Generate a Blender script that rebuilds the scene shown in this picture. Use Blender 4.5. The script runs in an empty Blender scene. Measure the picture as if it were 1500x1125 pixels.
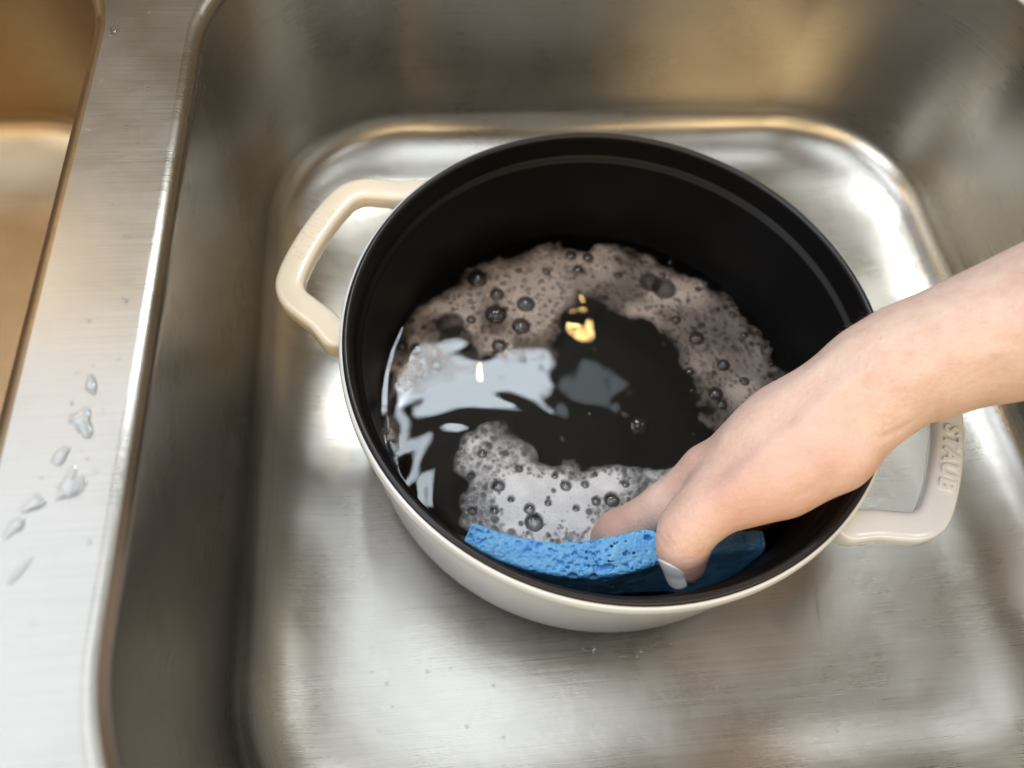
import bpy, math, random
import numpy as np
from mathutils import Matrix, Vector

random.seed(7)
rng = np.random.default_rng(7)
SC = bpy.context.scene
COL = SC.collection

# ------------------------------------------------------------------ camera
# measured from the rim circle of the pot: world -> camera rotation (x right, y down, z forward)
F_PX = 1127.0
_n = np.array([0.0795, -0.547, -1.0]); _n /= np.linalg.norm(_n)
_vp = np.array([-225.0, -2299.5, F_PX])
_Y = _vp - _n * (_vp @ _n); _Y /= np.linalg.norm(_Y)
_X = np.cross(_Y, _n)
RC = np.array([_X, _Y, _n]).T
TC = np.array([0.0493, -0.0253, 0.3534]) - RC @ np.array([0, 0, 0.10])
CAM = -RC.T @ TC

cam_d = bpy.data.cameras.new("camera")
cam = bpy.data.objects.new("camera", cam_d)
COL.objects.link(cam)
SC.camera = cam
cam_d.sensor_width = 36.0
cam_d.lens = 36.0 * F_PX / 1500.0
cam_d.clip_start = 0.01
cam_d.clip_end = 50
m = np.eye(4)
m[:3, 0] = RC[0]; m[:3, 1] = -RC[1]; m[:3, 2] = -RC[2]; m[:3, 3] = CAM
cam.matrix_world = Matrix(m.tolist())
cam_d.dof.use_dof = True
cam_d.dof.focus_distance = 0.338
cam_d.dof.aperture_fstop = 4.6

# ------------------------------------------------------------------ world, lamps, exposure
W = bpy.data.worlds.new("World")
SC.world = W
W.use_nodes = True
W.node_tree.nodes["Background"].inputs[0].default_value = (0.40, 0.29, 0.17, 1)
W.node_tree.nodes["Background"].inputs[1].default_value = 0.36


def area(name, loc, look, sx, sy, radiance, color, spread=180):
    d = bpy.data.lights.new(name, 'AREA')
    d.shape = 'RECTANGLE'; d.size = sx; d.size_y = sy
    d.energy = radiance * math.pi * sx * sy
    d.color = color
    d.spread = math.radians(spread)
    o = bpy.data.objects.new(name, d)
    COL.objects.link(o)
    o.location = loc
    v = Vector(look) - Vector(loc)
    o.rotation_euler = v.to_track_quat('-Z', 'Y').to_euler()
    return o


def bulb(name, loc, radius, watts, color):
    d = bpy.data.lights.new(name, 'POINT')
    d.energy = watts; d.color = color; d.shadow_soft_size = radius
    o = bpy.data.objects.new(name, d)
    COL.objects.link(o)
    o.location = loc
    return o


area("left_window_light", (-0.85, 0.20, 1.25), (-0.85, 0.20, 0), 0.50, 0.95, 3.3, (0.76, 0.85, 1.0))
area("added_side_light", (-1.40, -0.50, 0.95), (0.0, -0.05, 0.08), 0.90, 0.60, 5.0, (0.88, 0.94, 1.0))  # added unseen light from the left, brightens hand and pot
area("ceiling_panel_lamp", (-0.06, 0.0, 1.25), (-0.06, 0.0, 0), 0.46, 0.50, 2.5, (0.82, 0.91, 1.0))
area("right_panel_lamp", (0.90, -0.30, 1.25), (0.90, -0.30, 0), 0.22, 0.28, 5.0, (0.84, 0.92, 1.0))
area("window_light", (-0.01, 0.47, 0.865), (-0.01, -0.2, 0.40), 0.27, 0.10, 22.0, (0.82, 0.92, 1.0))
area("window_side_light", (-0.135, 0.46, 1.06), (-0.135, -0.2, 0.40), 0.035, 0.30, 18.0, (0.82, 0.92, 1.0))
area("added_patch_light", (0.235, 0.52, 1.0), (0, -0.1, 0.1), 0.12, 0.10, 3.0, (0.78, 0.92, 1.0))  # added light, makes the dim bluish patch reflected in the water
area("added_right_light", (0.66, 0.24, 1.22), (0.1, -0.08, 0.03), 0.14, 0.14, 9.0, (0.85, 0.94, 1.0))  # added unseen source at upper right, kept for the light it gives
area("kitchen_room_lamp", (0.1, -1.6, 1.15), (0, 0, 0.05), 3.8, 0.7, 3.3, (1.0, 0.74, 0.42))
bulb("warm_lamp_a", (0.142, 0.42, 0.59), 0.005, 0.07, (1.0, 0.66, 0.24))
bulb("warm_lamp_b", (-0.03, 0.42, 0.73), 0.005, 0.60, (1.0, 0.62, 0.22))
bulb("warm_lamp_c", (-0.62, 0.42, 0.62), 0.03, 1.2, (1.0, 0.66, 0.30))

SC.view_settings.view_transform = 'Standard'
SC.view_settings.look = 'None'
SC.view_settings.exposure = 0.42
SC.view_settings.gamma = 1.0
SC.view_settings.use_curve_mapping = False
SC.render.engine = 'CYCLES'
SC.cycles.max_bounces = 14
SC.cycles.transparent_max_bounces = 24
SC.cycles.transmission_bounces = 10
SC.cycles.caustics_reflective = True
SC.cycles.caustics_refractive = False
SC.cycles.sample_clamp_indirect = 6.0
SC.cycles.use_denoising = True


# ------------------------------------------------------------------ measuring helpers
def ray(px, py):
    d = RC.T @ np.array([(px - 750) / F_PX, (py - 562.5) / F_PX, 1.0])
    return d / np.linalg.norm(d)


def at_z(px, py, z):
    d = ray(px, py)
    return CAM + d * (z - CAM[2]) / d[2]


def at_d(px, py, depth):
    c = np.array([(px - 750) / F_PX * depth, (py - 562.5) / F_PX * depth, depth])
    return RC.T @ (c - TC)


# ------------------------------------------------------------------ mesh helpers
def mesh_np(name, verts, faces, smooth=True):
    me = bpy.data.meshes.new(name)
    verts = np.asarray(verts, dtype=np.float32)
    if isinstance(faces, np.ndarray):
        k = faces.shape[1]
        me.vertices.add(len(verts)); me.vertices.foreach_set("co", verts.ravel())
        me.loops.add(faces.size); me.loops.foreach_set("vertex_index", faces.astype(np.int32).ravel())
        me.polygons.add(len(faces))
        me.polygons.foreach_set("loop_start", np.arange(0, faces.size, k, dtype=np.int32))
        me.polygons.foreach_set("loop_total", np.full(len(faces), k, dtype=np.int32))
        me.update(calc_edges=True); me.validate()
    else:
        me.from_pydata([tuple(map(float, v)) for v in verts], [], faces)
        me.update()
    me.polygons.foreach_set("use_smooth", np.full(len(me.polygons), smooth, dtype=bool))
    return me


def link(name, me, mat=None, parent=None, **props):
    o = bpy.data.objects.new(name, me)
    COL.objects.link(o)
    if mat is not None and me is not None:
        if len(me.materials) == 0:
            me.materials.append(mat)
    if parent is not None:
        o.parent = parent
    for k, v in props.items():
        o[k] = v
    return o


def grid_faces(nu, nv, wrap_u=False, wrap_v=False):
    U = nu if wrap_u else nu - 1
    V = nv if wrap_v else nv - 1
    i, j = np.meshgrid(np.arange(U), np.arange(V), indexing='ij')
    i2 = (i + 1) % nu; j2 = (j + 1) % nv
    return np.stack([i * nv + j, i2 * nv + j, i2 * nv + j2, i * nv + j2], -1).reshape(-1, 4)


def set_attr(me, name, arr):
    if arr.ndim == 1:
        a = me.attributes.new(name, 'FLOAT', 'POINT')
        a.data.foreach_set("value", arr.astype(np.float32))
    else:
        a = me.attributes.new(name, 'FLOAT_VECTOR', 'POINT')
        a.data.foreach_set("vector", arr.astype(np.float32).ravel())


def vnoise(p, scale, seed=0):
    """smooth value noise for (N,2|3) points, range 0..1"""
    q = np.asarray(p, dtype=np.float64) * scale
    dim = q.shape[-1]
    i = np.floor(q).astype(np.int64); f = q - i
    f = f * f * (3 - 2 * f)
    out = np.zeros(q.shape[:-1])
    for c in range(2 ** dim):
        w = np.ones(q.shape[:-1]); h = np.full(q.shape[:-1], seed * 974711 + 12345, dtype=np.int64)
        for k in range(dim):
            b = (c >> k) & 1
            w = w * (f[..., k] if b else 1 - f[..., k])
            h = h * 1103515245 + (i[..., k] + b) * (73856093, 19349663, 83492791)[k]
            h = (h ^ (h >> 13)) & 0x7fffffff
        h = (h * 1274126177) & 0x7fffffff
        h = h ^ (h >> 15)
        out += w * ((h & 0xffff) / 65535.0)
    return out


# ------------------------------------------------------------------ surface nets on an SDF grid
def surface_nets(D, origin, h):
    nx, ny, nz = D.shape
    S = D < 0
    idx = -np.ones((nx - 1, ny - 1, nz - 1), dtype=np.int64)
    cnt = np.zeros(idx.shape, dtype=np.int8)
    corners = [(a, b, c) for a in (0, 1) for b in (0, 1) for c in (0, 1)]
    for a, b, c in corners:
        cnt += S[a:nx - 1 + a, b:ny - 1 + b, c:nz - 1 + c]
    act = np.argwhere((cnt > 0) & (cnt < 8))
    idx[act[:, 0], act[:, 1], act[:, 2]] = np.arange(len(act))
    vals = {k: D[act[:, 0] + k[0], act[:, 1] + k[1], act[:, 2] + k[2]] for k in corners}
    acc = np.zeros((len(act), 3)); num = np.zeros(len(act))
    for a in corners:
        for ax in range(3):
            if a[ax] == 0:
                b = list(a); b[ax] = 1; b = tuple(b)
                va, vb = vals[a], vals[b]
                cr = (va < 0) != (vb < 0)
                t = np.where(cr, va / np.where(cr, va - vb, 1), 0)
                p = np.zeros((len(act), 3)); p[:] = a
                p[:, ax] = t
                acc += p * cr[:, None]; num += cr
    verts = (act + acc / num[:, None]) * h + origin
    faces = []
    for ax in range(3):
        sl0 = [slice(1, None)] * 3; sl1 = [slice(1, None)] * 3
        sl0[ax] = slice(0, -1); sl1[ax] = slice(1, None)
        o1, o2 = [k for k in range(3) if k != ax]
        s0 = S[tuple(sl0)]; s1 = S[tuple(sl1)]
        e = np.argwhere(s0 != s1)
        off = np.array([1, 1, 1]); off[ax] = 0
        g = e + off
        ok = (g[:, o1] < idx.shape[o1]) & (g[:, o2] < idx.shape[o2]) & (g[:, ax] < idx.shape[ax])
        g = g[ok]
        flip = s0[tuple(e[ok].T)]
        def at(d1, d2):
            q = g.copy(); q[:, o1] -= d1; q[:, o2] -= d2
            return idx[q[:, 0], q[:, 1], q[:, 2]]
        quad = np.stack([at(1, 1), at(0, 1), at(0, 0), at(1, 0)], -1)
        if ax == 1:
            flip = ~flip
        quad[~flip] = quad[~flip][:, ::-1]
        faces.append(quad[(quad >= 0).all(1)])
    return verts, np.concatenate(faces)


def smin(a, b, k):
    hh = np.maximum(k - np.abs(a - b), 0)
    return np.minimum(a, b) - hh * hh / (4 * k)


def rcone(p, a, b, r1, r2):
    ba = b - a; pa = p - a
    hh = np.clip((pa @ ba) / (ba @ ba), 0, 1)
    return np.linalg.norm(pa - hh[:, None] * ba, axis=1) - (r1 + (r2 - r1) * hh)


# ------------------------------------------------------------------ materials
def new_mat(name):
    mt = bpy.data.materials.new(name)
    mt.use_nodes = True
    nt = mt.node_tree
    return mt, nt, nt.nodes["Principled BSDF"]


def nd(nt, kind, **kw):
    n = nt.nodes.new(kind)
    for k, v in kw.items():
        if isinstance(k, str) and hasattr(n, k):
            setattr(n, k, v)
    return n


def ramp(nt, fac, stops):
    r = nt.nodes.new('ShaderNodeValToRGB')
    e = r.color_ramp.elements
    while len(e) < len(stops):
        e.new(0.5)
    for i, (p, c) in enumerate(stops):
        e[i].position = p
        e[i].color = c if len(c) == 4 else (*c, 1)
    nt.links.new(fac, r.inputs[0])
    return r.outputs[0]


def noise(nt, vec, scale, detail=3, rough=0.5):
    n = nt.nodes.new('ShaderNodeTexNoise')
    n.inputs['Scale'].default_value = scale
    n.inputs['Detail'].default_value = detail
    n.inputs['Roughness'].default_value = rough
    if vec is not None:
        nt.links.new(vec, n.inputs['Vector'])
    return n


def mapping(nt, vec, scale=(1, 1, 1), rot=(0, 0, 0)):
    n = nt.nodes.new('ShaderNodeMapping')
    n.inputs['Scale'].default_value = scale
    n.inputs['Rotation'].default_value = rot
    nt.links.new(vec, n.inputs['Vector'])
    return n.outputs[0]


def math_node(nt, op, a, b=None, clamp=False):
    n = nt.nodes.new('ShaderNodeMath'); n.operation = op; n.use_clamp = clamp
    for i, v in enumerate((a, b)):
        if v is None:
            continue
        if isinstance(v, (int, float)):
            n.inputs[i].default_value = v
        else:
            nt.links.new(v, n.inputs[i])
    return n.outputs[0]


def bump(nt, height, strength, dist, normal=None):
    n = nt.nodes.new('ShaderNodeBump')
    n.inputs['Strength'].default_value = strength
    n.inputs['Distance'].default_value = dist
    nt.links.new(height, n.inputs['Height'])
    if normal is not None:
        nt.links.new(normal, n.inputs['Normal'])
    return n.outputs[0]


def steel_material(name, tint=(0.475, 0.455, 0.415), rough=0.25, stain=0.0):
    mt, nt, p = new_mat(name)
    L = nt.links.new
    geo = nt.nodes.new('ShaderNodeNewGeometry')
    pos = geo.outputs['Position']
    at = nt.nodes.new('ShaderNodeAttribute'); at.attribute_name = "grain"
    uvw = nt.nodes.new('ShaderNodeAttribute'); uvw.attribute_name = "grainuv"
    # brushed streaks: long along the grain, fine across
    streak = noise(nt, mapping(nt, uvw.outputs['Vector'], (9, 1500, 1500)), 1.0, 5, 0.62)
    streak2 = noise(nt, mapping(nt, uvw.outputs['Vector'], (45, 2600, 2600)), 1.0, 3, 0.6)
    blot = noise(nt, pos, 22, 4, 0.55)
    spots = nt.nodes.new('ShaderNodeTexVoronoi'); spots.inputs['Scale'].default_value = 95
    L(pos, spots.inputs['Vector'])
    spot = ramp(nt, spots.outputs['Distance'], [(0.06, (1, 1, 1)), (0.12, (0, 0, 0))])
    c1 = tuple(v * 0.89 for v in tint); c2 = tuple(min(1, v * 1.09) for v in tint)
    col = ramp(nt, streak.outputs[0], [(0.3, c1), (0.72, c2)])
    mix = nt.nodes.new('ShaderNodeMix'); mix.data_type = 'RGBA'; mix.blend_type = 'MULTIPLY'
    mix.inputs[0].default_value = 0.5
    L(col, mix.inputs[6])
    L(ramp(nt, blot.outputs[0], [(0.35, (0.80, 0.78, 0.74)), (0.62, (1, 1, 1))]), mix.inputs[7])
    L(mix.outputs[2], p.inputs['Base Color'])
    p.inputs['Metallic'].default_value = 1.0
    r0 = math_node(nt, 'MULTIPLY_ADD', blot.outputs[0], 0.16)
    nt.nodes[-1].inputs[2].default_value = rough - 0.09
    r1 = math_node(nt, 'MULTIPLY_ADD', streak.outputs[0], 0.10)
    L(r0, nt.nodes[-1].inputs[2])
    wear = nt.nodes.new('ShaderNodeAttribute'); wear.attribute_name = "wear"
    r3 = math_node(nt, 'MULTIPLY_ADD', wear.outputs['Fac'], 0.15)
    L(r1, nt.nodes[-1].inputs[2])
    r1 = r3
    r2 = math_node(nt, 'MULTIPLY_ADD', spot, 0.08)
    L(r1, nt.nodes[-1].inputs[2])
    L(r2, p.inputs['Roughness'])
    p.inputs['Anisotropic'].default_value = 0.45
    L(at.outputs['Vector'], p.inputs['Tangent'])
    def scratch(ang, sc, lo_, hi_):
        n_ = noise(nt, mapping(nt, mapping(nt, uvw.outputs['Vector'], (1, 1, 1), (0, 0, math.radians(ang))), (sc, sc * 75, 1)), 1.0, 2, 0.5)
        return ramp(nt, n_.outputs[0], [(lo_, (0, 0, 0)), (hi_, (1, 1, 1))])
    scr = math_node(nt, 'MAXIMUM', scratch(24, 16, 0.70, 0.76), math_node(nt, 'MAXIMUM', scratch(-38, 13, 0.71, 0.77), scratch(76, 11, 0.71, 0.77)))
    hsum0 = math_node(nt, 'ADD', streak.outputs[0], math_node(nt, 'MULTIPLY', streak2.outputs[0], 0.5))
    hsum = math_node(nt, 'SUBTRACT', hsum0, math_node(nt, 'MULTIPLY', scr, 0.35))
    b1 = bump(nt, hsum, 0.09, 0.0005)
    b2 = bump(nt, blot.outputs[0], 0.10, 0.004, b1)
    L(b2, p.inputs['Normal'])
    return mt


STEEL = steel_material("brushed_steel")
STEEL2 = steel_material("brushed_steel_warm_lit", tint=(0.36, 0.275, 0.175), rough=0.38)  # warm light over the left basin put into its steel tint


def enamel_material(name, base, rough, coat=0.6, spec=0.5, stain=False):
    mt, nt, p = new_mat(name)
    L = nt.links.new
    geo = nt.nodes.new('ShaderNodeNewGeometry')
    n1 = noise(nt, geo.outputs['Position'], 38, 4, 0.6)
    if stain:
        c = ramp(nt, n1.outputs[0], [(0.30, tuple(b * 0.93 for b in base)), (0.55, base), (0.78, base),
                                     (0.86, (base[0] * 0.92, base[1] * 0.84, base[2] * 0.66))])
    else:
        c = ramp(nt, n1.outputs[0], [(0.3, tuple(b * 0.7 for b in base)), (0.7, tuple(b * 1.3 for b in base))])
    L(c, p.inputs['Base Color'])
    p.inputs['Roughness'].default_value = rough
    p.inputs['Specular IOR Level'].default_value = spec
    p.inputs['Coat Weight'].default_value = coat
    p.inputs['Coat Roughness'].default_value = 0.12
    n2 = noise(nt, geo.outputs['Position'], 170, 2, 0.5)
    L(bump(nt, n2.outputs[0], 0.08, 0.0008), p.inputs['Normal'])
    return mt


WHITE = enamel_material("white_enamel", (0.70, 0.75, 0.80), 0.20, 0.5, stain=True)
CREAM = enamel_material("cream_enamel", (0.80, 0.735, 0.60), 0.28, 0.4, stain=True)  # cream tint, used on the back left handle only
BLACK = enamel_material("black_matte_enamel", (0.0022, 0.0022, 0.0026), 0.45, 0.0, spec=0.22)
BLACKRIM = enamel_material("black_rim_enamel", (0.010, 0.010, 0.011), 0.33, 0.0, spec=0.4)


def glass_material(name, rough=0.0, ior=1.33, color=(1, 1, 1)):
    mt, nt, p = new_mat(name)
    p.inputs['Base Color'].default_value = (*color, 1)
    p.inputs['Roughness'].default_value = rough
    p.inputs['IOR'].default_value = ior
    p.inputs['Transmission Weight'].default_value = 1.0
    return mt


WATER = glass_material("dish_water", 0.004, 1.33, (0.75, 0.72, 0.66))


def bubble_material(name="soap_film", gain=1.9):
    mt, nt, p = new_mat(name)
    L = nt.links.new
    nt.nodes.remove(p)
    out = nt.nodes["Material Output"]
    tr = nt.nodes.new('ShaderNodeBsdfTransparent'); tr.inputs[0].default_value = (0.97, 0.97, 0.97, 1)
    gl = nt.nodes.new('ShaderNodeBsdfGlossy'); gl.inputs['Roughness'].default_value = 0.02
    fr = nt.nodes.new('ShaderNodeFresnel'); fr.inputs[0].default_value = 1.33
    geo = nt.nodes.new('ShaderNodeNewGeometry')
    mx = nt.nodes.new('ShaderNodeMixShader')
    f = math_node(nt, 'MULTIPLY', fr.outputs[0], gain, True)
    L(f, mx.inputs[0]); L(tr.outputs[0], mx.inputs[1]); L(gl.outputs[0], mx.inputs[2])
    L(mx.outputs[0], out.inputs['Surface'])
    return mt


FILM = bubble_material(gain=2.0)
DROP = bubble_material("water_drop", 2.2)


def foam_material(name, col):
    mt, nt, p = new_mat(name)
    L = nt.links.new
    out = nt.nodes["Material Output"]
    at = nt.nodes.new('ShaderNodeAttribute'); at.attribute_name = "dens"
    geo = nt.nodes.new('ShaderNodeNewGeometry')
    vor = nt.nodes.new('ShaderNodeTexVoronoi'); vor.inputs['Scale'].default_value = 900
    L(geo.outputs['Position'], vor.inputs['Vector'])
    p.inputs['Base Color'].default_value = (*col, 1)
    p.inputs['Roughness'].default_value = 0.32
    p.inputs['Subsurface Weight'].default_value = 0.0
    L(bump(nt, vor.outputs['Distance'], 0.22, 0.0006), p.inputs['Normal'])
    tr = nt.nodes.new('ShaderNodeBsdfTransparent')
    mx = nt.nodes.new('ShaderNodeMixShader')
    cell = ramp(nt, vor.outputs['Distance'], [(0.05, (0.86, 0.86, 0.86)), (0.5, (1.08, 1.08, 1.08))])
    d = math_node(nt, 'MULTIPLY', at.outputs['Fac'], cell, True)
    L(d, mx.inputs[0]); L(tr.outputs[0], mx.inputs[1]); L(p.outputs[0], mx.inputs[2])
    L(mx.outputs[0], out.inputs['Surface'])
    return mt


FOAM = foam_material("soap_foam", (0.86, 0.84, 0.84))
FOAMB = foam_material("greasy_brown_foam", (0.66, 0.53, 0.45))


def sponge_material():
    mt, nt, p = new_mat("blue_cellulose")
    L = nt.links.new
    geo = nt.nodes.new('ShaderNodeNewGeometry')
    pos = geo.outputs['Position']
    n1 = noise(nt, pos, 140, 5, 0.65)
    n2 = noise(nt, pos, 1100, 3, 0.6)
    vor = nt.nodes.new('ShaderNodeTexVoronoi'); vor.inputs['Scale'].default_value = 620
    L(pos, vor.inputs['Vector'])
    c = ramp(nt, n1.outputs[0], [(0.25, (0.11, 0.39, 0.82)), (0.5, (0.17, 0.50, 0.90)), (0.75, (0.24, 0.58, 0.93))])
    L(c, p.inputs['Base Color'])
    p.inputs['Roughness'].default_value = 0.38
    p.inputs['Specular IOR Level'].default_value = 0.5
    p.inputs['Subsurface Weight'].default_value = 0.25
    p.inputs['Subsurface Radius'].default_value = (0.4, 0.8, 1.0)
    p.inputs['Subsurface Scale'].default_value = 0.003
    b1 = bump(nt, vor.outputs['Distance'], 0.30, 0.0010)
    b2 = bump(nt, n2.outputs[0], 0.4, 0.0006, b1)
    L(b2, p.inputs['Normal'])
    return mt


SPONGE = sponge_material()


def skin_material():
    mt, nt, p = new_mat("skin")
    L = nt.links.new
    geo = nt.nodes.new('ShaderNodeNewGeometry')
    pos = geo.outputs['Position']
    red = nt.nodes.new('ShaderNodeAttribute'); red.attribute_name = "red"
    n1 = noise(nt, pos, 75, 6, 0.68)
    n2 = noise(nt, pos, 420, 3, 0.6)
    base = ramp(nt, n1.outputs[0], [(0.30, (0.67, 0.46, 0.38)), (0.5, (0.745, 0.55, 0.47)), (0.72, (0.785, 0.615, 0.54))])
    mx = nt.nodes.new('ShaderNodeMix'); mx.data_type = 'RGBA'
    rr = math_node(nt, 'MULTIPLY', red.outputs['Fac'], math_node(nt, 'ADD', n1.outputs[0], 0.5), True)
    L(rr, mx.inputs[0]); L(base, mx.inputs[6]); mx.inputs[7].default_value = (0.60, 0.26, 0.20, 1)
    L(mx.outputs[2], p.inputs['Base Color'])
    p.inputs['Subsurface Weight'].default_value = 0.35
    p.inputs['Subsurface Radius'].default_value = (1.0, 0.42, 0.22)
    p.inputs['Subsurface Scale'].default_value = 0.005
    p.inputs['Roughness'].default_value = 0.46
    p.inputs['Specular IOR Level'].default_value = 0.42
    vor = nt.nodes.new('ShaderNodeTexVoronoi'); vor.inputs['Scale'].default_value = 850
    vor.feature = 'DISTANCE_TO_EDGE'
    L(pos, vor.inputs['Vector'])
    v = ramp(nt, vor.outputs['Distance'], [(0.0, (0, 0, 0)), (0.12, (1, 1, 1))])
    b1 = bump(nt, v, 0.30, 0.0005)
    b2 = bump(nt, n2.outputs[0], 0.42, 0.0009, b1)
    b3 = bump(nt, n1.outputs[0], 0.35, 0.0016, b2)
    L(b3, p.inputs['Normal'])
    return mt


SKIN = skin_material()
NAIL, _nt, _p = new_mat("white_nail_polish")
_p.inputs['Base Color'].default_value = (0.88, 0.865, 0.86, 1)
_p.inputs['Roughness'].default_value = 0.18
_p.inputs['Coat Weight'].default_value = 0.5

# ------------------------------------------------------------------ the sink
DECK_Z = 0.15
NL = 240


def rrect(x0, x1, y0, y1, R, n=NL):
    """n points, counter-clockwise, evenly by perimeter of the reference shape (fixed share per corner)"""
    R = max(R, 0.004)
    pts = []
    k = n // 4
    na = k // 2; ns = k - na
    cs = [(x1 - R, y1 - R, 0), (x0 + R, y1 - R, 90), (x0 + R, y0 + R, 180), (x1 - R, y0 + R, 270)]
    for c in range(4):
        cx, cy, a0 = cs[c]
        for i in range(na):
            a = math.radians(a0 + 90 * i / na)
            pts.append((cx + R * math.cos(a), cy + R * math.sin(a)))
        ex, ey, _ = cs[(c + 1) % 4]
        a = math.radians(a0 + 90)
        ax, ay = cx + R * math.cos(a), cy + R * math.sin(a)
        bx, by = ex + R * math.cos(a), ey + R * math.sin(a)
        for i in range(ns):
            t = i / ns
            pts.append((ax + (bx - ax) * t, ay + (by - ay) * t))
    return np.array(pts)


def grain_from(verts, normals):
    N = normals
    h = np.hypot(N[:, 0], N[:, 1])
    t = np.stack([-N[:, 1], N[:, 0], 0 * h], -1) / np.maximum(h, 1e-6)[:, None]
    w = np.clip((h - 0.25) / 0.4, 0, 1)[:, None]
    X = np.zeros_like(t); X[:, 0] = 1.0
    sgn = np.where(t[:, :1] < -0.2, -1.0, 1.0)
    g = t * sgn * w + X * (1 - w)
    return g / np.linalg.norm(g, axis=1)[:, None]


def finish_steel(me, smooth_len=1.0):
    n = len(me.vertices)
    co = np.zeros(n * 3, dtype=np.float32); me.vertices.foreach_get("co", co); co = co.reshape(-1, 3)
    no = np.zeros(n * 3, dtype=np.float32)
    me.vertex_normals.foreach_get("vector", no); no = no.reshape(-1, 3)
    g = grain_from(co, no)
    set_attr(me, "grain", g)
    set_attr(me, "wear", np.clip((no[:, 2] - 0.5) / 0.45, 0, 1) * np.where(co[:, 2] > 0.1, 0.6, 1.0))
    # coordinates that run along / across the grain
    side = np.abs(no[:, 0]) > np.abs(no[:, 1])
    wall = np.hypot(no[:, 0], no[:, 1]) > 0.55
    along = np.where(wall & side, co[:, 1], co[:, 0])
    across = np.where(wall, co[:, 2], co[:, 1])
    third = np.where(wall & side, co[:, 0], np.where(wall, co[:, 1], co[:, 2])) * 0.0
    set_attr(me, "grainuv", np.stack([along, across, third], -1))


def make_basin(name, x0, x1, y0, y1, R, mat, parent):
    loops = []
    rr = 0.0065
    for i in range(8):
        a = math.pi / 2 * i / 7
        d = rr * math.sin(a)
        loops.append((d, DECK_Z - rr * (1 - math.cos(a))))
    fil = 0.032
    draft = 0.006
    for i in range(1, 13):
        t = i / 12
        loops.append((rr + draft * t, DECK_Z - rr - (DECK_Z - rr - fil) * t))
    run = 0.066                                   # the cove flattens gently out into the floor
    for i in range(1, 25):
        a = math.pi / 2 * i / 24
        loops.append((rr + draft + run * (1 - math.cos(a)), fil - fil * math.sin(a)))
    d0 = rr + draft + run
    lim = min(x1 - x0, y1 - y0) / 2 - 0.006
    for i in range(1, 30):
        t = i / 29
        d = d0 + (lim - d0) * t
        loops.append((d, -0.0015 * t))
    V = []
    for d, z in loops:
        r = rrect(x0 + d, x1 - d, y0 + d, y1 - d, R - d * 0.62)
        V.append(np.column_stack([r, np.full(len(r), z)]))
    # keep the floor under the pot flat at z = 0 (pot stands on it)
    V = np.concatenate(V)
    # slight unevenness of pressed sheet
    q = vnoise(V, 16, 3) - 0.5
    q2 = vnoise(V, 42, 5) - 0.5
    V[:, 2] += np.where(V[:, 2] < 0.02, (q * 0.0007 + q2 * 0.0002) - 0.0006, 0)
    V[:, 0] += np.where(V[:, 2] > 0.03, np.where(V[:, 2] < DECK_Z - 0.012, q * 0.0009, 0), 0)
    F = grid_faces(len(loops), NL, wrap_v=True)
    V = np.vstack([V, V[-NL:].mean(0)])
    Fl = [tuple(f) for f in F.tolist()]
    c = len(V) - 1
    b = (len(loops) - 1) * NL
    for i in range(NL):
        Fl.append((b + i, b + (i + 1) % NL, c))
    me = mesh_np(name, V, Fl)
    # make sure normals look up / inward
    me.update()
    if me.polygons[len(Fl) - 1].normal.z < 0:
        me.flip_normals()
    finish_steel(me)
    return link(name, me, mat, parent)


sink = link("kitchen_sink", None, label="brushed stainless steel double bowl sink with a wet divider", category="sink")
RB = (-0.192, 0.256, -0.232, 0.234, 0.098)       # basin with the pot
LB = (-0.676, -0.228, -0.232, 0.234, 0.098)      # neighbouring basin
make_basin("basin", *RB, STEEL, sink)["label"] = "grey steel basin in which the pot stands"
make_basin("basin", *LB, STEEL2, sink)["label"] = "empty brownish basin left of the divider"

dv, df = [], []
XM = -0.210
for (x0, x1, y0, y1, R), (cx0, cx1) in ((RB, (XM, 0.335)), (LB, (-0.75, XM))):
    cy0, cy1 = -0.30, 0.32
    inner = rrect(x0, x1, y0, y1, R)
    steps = 6
    mx, my = (x0 + x1) / 2, (y0 + y1) / 2
    outer = []
    for p in inner:
        dx, dy = p[0] - mx, p[1] - my
        sx = ((cx1 - mx) if dx > 0 else (mx - cx0)) / max(abs(dx), 1e-9)
        sy = ((cy1 - my) if dy > 0 else (my - cy0)) / max(abs(dy), 1e-9)
        s = min(sx, sy)
        outer.append((mx + dx * s, my + dy * s))
    outer = np.array(outer)
    for cxx in (cx0, cx1):
        for cyy in (cy0, cy1):
            outer[np.argmin(np.hypot(outer[:, 0] - cxx, outer[:, 1] - cyy))] = (cxx, cyy)
    base = len(dv)
    for k in range(steps + 1):
        t = k / steps
        for p, q in zip(inner, outer):
            dv.append((p[0] + (q[0] - p[0]) * t, p[1] + (q[1] - p[1]) * t, DECK_Z))
    for f in grid_faces(steps + 1, NL, wrap_v=True).tolist():
        df.append(tuple(base + i for i in f))
dme = mesh_np("deck", np.array(dv), df)
if dme.polygons[0].normal.z < 0:
    dme.flip_normals()
finish_steel(dme)
link("deck", dme, STEEL, sink, label="bright wet steel divider and rim")


# ------------------------------------------------------------------ the pot
def lathe(name, prof, n=160):
    prof = np.array(prof)
    a = np.linspace(0, 2 * np.pi, n, endpoint=False)
    V = np.stack([prof[:, None, 0] * np.cos(a), prof[:, None, 0] * np.sin(a),
                  np.repeat(prof[:, 1:2], n, 1)], -1).reshape(-1, 3)
    return mesh_np(name, V, grid_faces(len(prof), n, wrap_v=True))


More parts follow.
